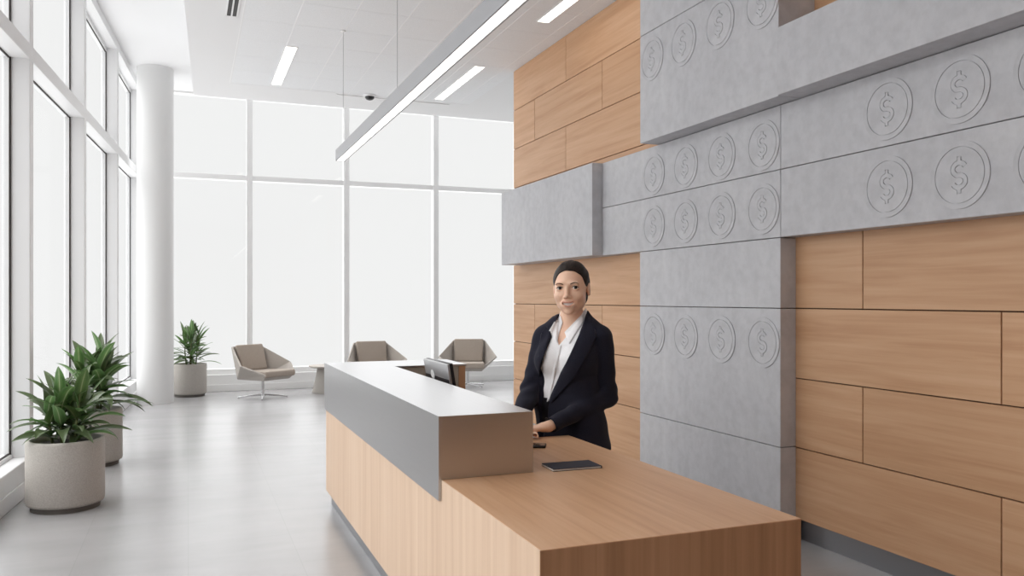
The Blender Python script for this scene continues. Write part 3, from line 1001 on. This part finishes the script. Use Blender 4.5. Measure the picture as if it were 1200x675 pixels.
# ---- torso profiles: z, half width, half depth, centre x, centre y
TY = R(27)
RING = np.array([(.60, .216, .150, .010, .03), (.70, .214, .145, .009, .03), (.80, .196, .138, .008, .028), (.90, .196, .126, -.014, .025), (.98, .180, .116, -.014, .022),
                 (1.08, .170, .122, -.006, .018), (1.17, .182, .132, -.004, .018), (1.25, .186, .122, .004, .022), (1.31, .172, .100, .010, .030), (1.345, .140, .085, .012, .038), (1.40, .085, .072, .012, .045), (1.46, .06, .06, .012, .045)])
TC, TS = math.cos(TY), math.sin(TY)
def t_local(x, y, z):
    cx = np.interp(z, RING[:, 0], RING[:, 3]).astype(np.float32); cyy = np.interp(z, RING[:, 0], RING[:, 4]).astype(np.float32)
    dx, dy = x - cx, y - cyy
    return dx * TC - dy * TS, dx * TS + dy * TC       # xr: her left, yr: back
def torso(x, y, z, off, z0, z1):
    xr, yr = t_local(x, y, z)
    a = np.interp(z, RING[:, 0], RING[:, 1]).astype(np.float32) + off; b = np.interp(z, RING[:, 0], RING[:, 2]).astype(np.float32) + off
    e = 2.35
    d = ((np.abs(xr) / a) ** e + (np.abs(yr) / b) ** e) ** (1 / e)
    d = (d - 1) * np.minimum(a, b) * .92
    bust = ellip(np.abs(xr), yr, z, (.075, -.088, 1.165), (.075 + off, .062 + off, .085 + off))
    d = smn(d, bust, .045)
    return np.maximum(np.maximum(d, z0 - z), z - z1)

TB = ((-.30, -.26, .55), (.32, .30, 1.47))
SHR, SHL = A_((-.142, .075, 1.285)), A_((.168, -.035, 1.285))      # her right / left shoulder joints
ELR, ELL = A_((-.214, .03, .985)), A_((.203, .01, .962))
WRR, WRL = A_((-.292, -.25, .8265)), A_((-.112, -.243, .829))

# ---- body
B = Field((-.34, -.36, 0.0), (.34, .34, 1.74), .0037)
B.union(*TB, lambda x, y, z: torso(x, y, z, -.028, .86, 1.42), .0)
for s_ in (-1, 1):
    hip = A_((.02 + .085 * s_ * TC, .03 - .085 * s_ * TS, .86))
    knee = A_((.02 + .085 * s_ * TC, .035 - .085 * s_ * TS, .47)); ank = A_((.02 + .085 * s_ * TC, .06 - .085 * s_ * TS, .09))
    toe = ank + A_((-.17 * TS, -.17 * TC, -.055))
    B.chain([hip, knee, ank], [.085, .05, .034], .03)
    B.cone(ank, toe, .034, .026, .02)
B.ell((.02, .03, .88), (.15, .115, .10), .04)
B.chain([SHR, ELR, WRR], [.048, .036, .028], .03)
B.chain([SHL, ELL, WRL], [.048, .036, .028], .03)
B.chain([A_((.010, .045, 1.30)), A_((.010, .035, 1.40)), A_((.013, .020, 1.50))], [.075, .057, .056], .03)
def hand(W, d, side, curl, low):
    """palm and five separate bent fingers; side points to the thumb"""
    d = d / np.linalg.norm(d); side = side / np.linalg.norm(side)
    up = np.cross(side, d); up = up if up[2] > 0 else -up
    K = W + d * .088
    B.chain([W, W + d * .03], [.028, .026], .01)
    for q in (-.027, -.009, .009, .027):
        B.cone(W + d * .02 + side * q * .7, K + side * q, .0165, .0135, .012)
    for q, ln in ((.030, .92), (.010, 1.0), (-.011, .94), (-.031, .76)):
        p = K + side * q; a = 0.0
        pts = [p]
        for sg, an in ((.044, curl[0]), (.028, curl[1]), (.021, curl[2])):
            a += an
            dd = d * math.cos(a) - up * math.sin(a) + side * q * .6
            pts.append(pts[-1] + dd / np.linalg.norm(dd) * sg * ln)
        B.chain(pts, [.0112, .0100, .0090, .0078], .003)
    t0 = W + d * .028 + side * .026
    t1 = t0 + d * .028 + side * .026 - up * .006
    t2 = t1 + d * .036 + side * .006 - up * .006
    t3 = t2 + d * .026 - side * .006 - up * .004
    B.chain([t0, t1, t2, t3], [.017, .0135, .0112, .0088], .006)
# her right hand flat on the desk edge, her left hand resting over it
hand(WRR + A_((.012, -.012, -.012)), A_((.55, -.80, -.06)), A_((.8, .5, 0)), (.10, .20, .15), 0)
hand(WRL, A_((-.95, -.30, -.10)), A_((-.25, .95, .0)), (.20, .30, .22), 0)
# head last; neck blends into it
B.union(*lohi(HC, .19), head_sdf, .016)

# ---- shirt and jacket
def vee(x, z, zs, xl, xr):
    return np.maximum(np.interp(z, zs, xl).astype(np.float32) - x, x - np.interp(z, zs, xr).astype(np.float32))
SH = Field((-.30, -.26, .84), (.32, .30, 1.46), .004)
SH.union(*TB, lambda x, y, z: torso(x, y, z, -.011, .86, 1.43) + .0022 * np.sin(34 * x + 60 * z) * np.sin(23 * z + 4), .0)
SH.union((-.1, -.09, 1.30), (.12, .15, 1.43), lambda x, y, z: np.maximum(rcone(x, y, z, A_((.012, .036, 1.33)), A_((.014, .028, 1.44)), .080, .064), z - 1.418 - .35 * (y - .03)), .008)
SKIN_Z = [PZ(404), PZ(396), PZ(384), PZ(372), 1.48]
SKIN_L = [PX(655), PX(653), PX(653.5), PX(655.5), PX(652)]
SKIN_R = [PX(655.2), PX(662), PX(671), PX(681), PX(688)]
SH.carve((-.30, -.26, PZ(404)), (.32, .03, 1.46), lambda x, y, z: np.maximum(vee(x, z, SKIN_Z, SKIN_L, SKIN_R), y - .03), .004)

J = Field((-.36, -.34, .58), (.36, .32, 1.47), .004)
def jk(x, y, z):
    d = torso(x, y, z, .006, .672, 1.385)
    return d + .0025 * np.sin(22 * z + 9 * x) * np.sin(31 * x - 12 * z + 2)
J.union(*TB, jk, 0)
J.cone((-.055, .055, 1.375), SHR + A_((.01, 0, .012)), .040, .052, .04)
J.cone((.075, .030, 1.385), SHL + A_((-.01, 0, .014)), .040, .054, .04)
def sleeve(S_, E_, W_, ra, re, rw):
    lo = np.minimum(np.minimum(S_, E_), W_) - .08; hi = np.maximum(np.maximum(S_, E_), W_) + .08
    def fn(x, y, z):
        up = rcone(x, y, z, S_, E_, ra, re); fo = rcone(x, y, z, E_, W_, re, rw)
        d = smn(up, fo, .022)
        we = np.exp(-(((x - E_[0]) ** 2 + (y - E_[1]) ** 2 + (z - E_[2]) ** 2) / .012))
        d = d - .006 * we * np.sin(75 * (z - .6 * x + .4 * y)) + .0025 * np.sin(40 * z + 25 * x) * np.sin(28 * y + 17 * z)
        dv = (W_ - E_) / np.linalg.norm(W_ - E_)
        cut = (x - W_[0]) * dv[0] + (y - W_[1]) * dv[1] + (z - W_[2]) * dv[2]
        d = np.maximum(d, cut)
        inn = rcone(x, y, z, E_, W_ + dv * .03, rw - .006, rw - .007)       # open cuff
        return np.maximum(d, -np.maximum(inn, -(cut + .03)))
    J.union(lo, hi, fn, .016)
sleeve(SHR, ELR, WRR + (ELR - WRR) * .10, .066, .060, .043)
sleeve(SHL, ELL, WRL + (ELL - WRL) * .04, .067, .057, .041)
JZ = [.66, .80, PZ(492), PZ(476), PZ(468), PZ(430), PZ(394), PZ(380), PZ(366), 1.47]
JL = [PX(627), PX(628), PX(630), PX(631), PX(631), PX(633.5), PX(645), PX(650), PX(655), PX(657)]
JRR = [PX(636), PX(638), PX(642), PX(643), PX(645), PX(660), PX(677), PX(683), PX(687), PX(690)]
def opening(x, y, z):
    p = vee(x, z, JZ, JL, JRR)
    shirt = torso(x, y, z, -.014, .5, 1.6)
    return np.maximum(np.maximum(p, np.minimum(-shirt, .93 - z)), y - np.where(z > 1.275, .05, -.015).astype(np.float32))
J.carve((-.30, -.30, .6), (.34, .06, 1.47), opening, .003)
# neck hole
J.carve((-.15, -.2, 1.33), (.2, .2, 1.47), lambda x, y, z: rcone(x, y, z, A_((.012, .035, 1.30)), A_((.014, .03, 1.55)), .060, .082), .006)

T = Field((-.26, -.24, .02), (.30, .30, .97), .006)
T.union((-.3, -.26, .8), (.32, .3, .97), lambda x, y, z: torso(x, y, z, -.008, .80, .955), 0)
for s_ in (-1, 1):
    hip = A_((.02 + .085 * s_ * TC, .03 - .085 * s_ * TS, .84)); ank = A_((.02 + .085 * s_ * TC, .06 - .085 * s_ * TS, .06)); knee = (hip + ank) / 2
    T.chain([hip - A_((.085 * s_ * TC, -.085 * s_ * TS, 0)) * .18, knee, ank], [.088, .076, .066], .03)
T.carve((-.3, -.3, 0), (.4, .4, .06), lambda x, y, z: z - .05 + 0 * x + 0 * y)

# ---- hair: swept back from the forehead, low bun
H = Field(HC - A_((.16, .19, .20)), HC + A_((.16, .24, .19)), .0036)
def hair_sdf(X, Y, Z):
    x, y, z = to_head(X, Y, Z)
    d = ellip(x, y, z, (0, .017, .034), (.0785, .0985, .0890))
    d = smn(d, ellip(x, y, z, (0, .055, -.035), (.060, .055, .055)), .03)
    bun = ellip(x, y, z, (0, .118, -.030), (.036, .032, .034))
    d = smn(d, bun, .012)
    # locks run back from the parting
    d = d + .0010 * np.sin(95 * (z - .8 * y) + 8 * np.sin(30 * x)) * np.clip((y + .12) * 9, 0, 1)
    # face opening
    fx, fz = np.abs(x - .002) / .0655, np.abs(z + .020) / .0945
    face = ((fx ** 2.5 + fz ** 2.5) ** .4 - 1) * .066
    face = face + .0016 * np.sin(140 * x) * np.sin(90 * z)
    face = np.maximum(face, y - (.004 - .35 * np.clip(z, 0, .1)))
    d = smx(d, -face, .004)
    d = smx(d, -ellip(np.abs(x), y, z, (.085, .004, -.020), (.03, .026, .030)), .004)
    d = np.maximum(d, -.075 - z)
    return d * HS
H.union(H.lo, H.lo + H.h * (H.n - 1), hair_sdf, 0)

def lips_pick(c):
    x, y, z = to_head(c[:, 0], c[:, 1], c[:, 2])
    z1, z2 = z - 6.0 * x * x, z - 15.0 * x * x
    w_ = np.clip(.5 - (lips(x, y, z1, z2) - .0003) / .0024, 0, 1)
    w_ = np.maximum(w_, np.clip(.5 - smile(x, y - .002, z1, z2) / .0024, 0, 1))
    return np.where((y < -.06) & (c[:, 2] > 1.3), w_, 0)
body = fobj('body', B, [M['skin']], person)
_co = np.empty(len(body.data.vertices) * 3); body.data.vertices.foreach_get('co', _co)
_at = body.data.attributes.new('lip', 'FLOAT', 'POINT'); _at.data.foreach_set('value', lips_pick(_co.reshape(-1, 3)).astype(np.float32))
fobj('hair', H, [M['hair']], person)
shirt = fobj('shirt', SH, [M['shirt']], person)
jacket = fobj('jacket', J, [M['suit']], person)
fobj('trousers', T, [M['trouser']], person)
for s_ in (-1, 1):
    F = Field((-.28, -.26, 0), (.32, .22, .12), .005)
    ank = A_((.02 + .085 * s_ * TC, .06 - .085 * s_ * TS, .07)); toe = ank + A_((-.19 * TS, -.19 * TC, -.035)); heel = ank + A_((.03 * TS, .03 * TC, -.03))
    F.chain([heel, ank, toe], [.036, .040, .030], .03)
    F.carve((-.3, -.3, 0), (.4, .4, .12), lambda x, y, z: z - .003 + 0 * x + 0 * y)
    fobj('shoe', F, [M['black']], person)

def draped(name, poly, fields, off, th, m, parent, n=26):
    """cloth flap: a 2D outline (pixels turned to metres on the figure's plane) laid over the surface below"""
    pts = [(PX(u), PZ(v)) for u, v in poly]
    bm = BM()
    f = bm.faces.new([bm.verts.new((x, 0, z)) for x, z in pts])
    bmesh.ops.triangulate(bm, faces=[f])
    for _ in range(4):
        le = [e for e in bm.edges if e.calc_length() > .011]
        if le: bmesh.ops.subdivide_edges(bm, edges=le, cuts=1, use_grid_fill=True)
    bmesh.ops.triangulate(bm, faces=bm.faces[:])
    last = -.1
    for v in bm.verts:
        ys = [q for q in (F.surf_y(v.co.x, v.co.z) for F in fields) if q is not None]
        v.co.y = (min(ys) if ys else .02) - off
    for _ in range(3):
        bmesh.ops.smooth_vert(bm, verts=bm.verts[:], factor=.5, use_axis_x=False, use_axis_y=True, use_axis_z=False)
    bmesh.ops.recalc_face_normals(bm, faces=bm.faces[:])
    o = obj(name, bm, m, parent, smooth=True)
    so = o.modifiers.new('thickness', 'SOLIDIFY'); so.thickness = th; so.offset = 0
    return o
draped('collar_flap', [(657, 370), (659.5, 378), (655, 391), (652.5, 401), (643.5, 387.5), (649, 378)], (SH, J, B), .006, .004, M['shirt'], shirt)
draped('collar_flap', [(686.5, 361), (688, 366), (683, 377), (675, 389), (667, 402), (661.5, 389), (672, 378), (681, 369)], (SH, J, B), .006, .004, M['shirt'], shirt)
draped('lapel', [(688.5, 364), (694, 371), (697.5, 385), (692.5, 388.5), (698, 395), (684, 420), (672, 441), (646, 471), (643.5, 468), (659, 432), (675, 399), (684, 377)], (J, SH), .006, .006, M['suit'], jacket)
draped('lapel', [(645, 388), (640, 383), (634.5, 390), (637, 397.5), (632.5, 402), (630.5, 430), (632, 436), (639, 412), (646.5, 395)], (J, SH), .006, .006, M['suit'], jacket)
bt = BM(); tube(bt, [(PX(641.5), 0, PZ(484)), (PX(641.5), -.006, PZ(484))], .0075, 16)
o = obj('button', bt, M['black'], jacket); yb = J.surf_y(PX(644), PZ(484)); o.location.y = (yb if yb else -.1) - .002
draped('placket', [(655.6, 404), (658, 404), (652, 430), (644, 470), (641, 470), (649, 430)], (SH,), .003, .003, M['shirt'], shirt)

# eyes, brows, teeth
for s_ in (-1, 1):
    bm = BM(); lathe(bm, [(.0132 * math.sin(a), -.0132 * math.cos(a)) for a in [pi * k / 24 for k in range(25)]], 32)
    MM = Matrix.Rotation(-pi / 2, 4, 'X')        # -z pole to -y
    gaze = Matrix.Rotation(R(11), 4, 'Z')
    for v in bm.verts: v.co = gaze @ (Matrix.Rotation(pi / 2, 4, 'X') @ Vector((v.co.x, v.co.y, -v.co.z)))
    fw = gaze @ Vector((0, -1, 0))
    for f in bm.faces:
        an = math.degrees(f.calc_center_median().angle(fw)); f.material_index = 2 if an < 13 else (1 if an < 31 else 0); f.smooth = True
    for v in bm.verts: v.co = Vector(from_head((s_ * .0335 + v.co.x, -.0745 + v.co.y, .001 + v.co.z)))
    obj('eye', bm, [M['eyewhite'], M['iris'], M['pupil']], person)
    # lash line and brow follow the surface
    def arc(name, q, rad, off, m):
        pts = []
        for hx, hz in q:
            yl = np.linspace(-.125, -.03, 120)
            w_ = [from_head((s_ * hx, yv, hz)) for yv in yl]
            ins_ = [k for k, q_ in enumerate(w_) if head_sdf(*[np.array([c_]) for c_ in q_])[0] < 0]
            pts.append(from_head((s_ * hx, yl[ins_[0]] - off, hz)))
        bm = BM(); tube(bm, pts, rad, 8); obj(name, bm, m, person, smooth=True)
    arc('eyebrow', [(.0150, .0165), (.022, .0195), (.030, .0218), (.038, .0222), (.0450, .0198), (.0485, .0172)], [.0022, .0030, .0032, .0028, .0022, .0012], .0002, M['brow'])
    arc('eyelash', [(.0190, .0030), (.0245, .0062), (.0315, .0080), (.039, .0072), (.0455, .0036), (.0485, .0022)], [.0012, .0018, .0022, .0024, .0024, .0010], .0008, M['pupil'])
bm = BM()
rows = []
for k in range(15):
    x = -.0225 + .045 * k / 14
    rows.append([bm.verts.new(from_head((x, -.0835 + 7.5 * x * x, zz + kk * x * x))) for zz, kk in ((-.0600, 6), (-.0670, 10), (-.0740, 15))])
for a, b2 in zip(rows, rows[1:]):
    for k in range(2): bm.faces.new((a[k], b2[k], b2[k + 1], a[k + 1]))
o = obj('teeth', bm, M['tooth'], person, smooth=True)
so = o.modifiers.new('thickness', 'SOLIDIFY'); so.thickness = .004; so.offset = 0


# ------------------------------------------------------------------ light
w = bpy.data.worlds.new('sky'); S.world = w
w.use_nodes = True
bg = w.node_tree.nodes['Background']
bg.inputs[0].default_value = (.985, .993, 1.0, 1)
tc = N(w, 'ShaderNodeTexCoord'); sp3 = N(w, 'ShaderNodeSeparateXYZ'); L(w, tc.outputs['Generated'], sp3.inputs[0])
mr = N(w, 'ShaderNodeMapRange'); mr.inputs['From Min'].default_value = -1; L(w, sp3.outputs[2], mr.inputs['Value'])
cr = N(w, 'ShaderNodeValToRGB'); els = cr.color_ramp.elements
SKY = [(-1, 2.4), (-.42, 2.3), (-.24, .91), (.36, .91), (.6, 2.8), (1, 4.0)]      # overcast sky; overhead and ground raised out of view to light the room
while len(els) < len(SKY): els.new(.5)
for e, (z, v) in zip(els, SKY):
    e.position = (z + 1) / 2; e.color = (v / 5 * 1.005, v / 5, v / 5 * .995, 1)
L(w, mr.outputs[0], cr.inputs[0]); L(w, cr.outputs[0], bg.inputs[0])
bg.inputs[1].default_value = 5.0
def sun(name, az, el, e, ang):
    d = bpy.data.lights.new(name, 'SUN'); d.energy = e; d.angle = R(ang)
    o = bpy.data.objects.new(name, d); link(o)
    v = Vector((math.cos(R(az)) * math.cos(R(el)), math.sin(R(az)) * math.cos(R(el)), math.sin(R(el))))
    o.rotation_euler = v.to_track_quat('Z', 'Y').to_euler(); o.location = v * 30
sun('hazy_sun', 165, 30, 1.5, 80)
sun('bright_sky', 85, 30, 1.1, 80)

S.view_settings.view_transform = 'Standard'
S.view_settings.look = 'None'
S.view_settings.gamma = 1
S.view_settings.use_curve_mapping = False
S.view_settings.exposure = 0.0
cy = S.cycles
cy.max_bounces = 10; cy.diffuse_bounces = 6; cy.glossy_bounces = 4; cy.transparent_max_bounces = 12
cy.sample_clamp_indirect = 6
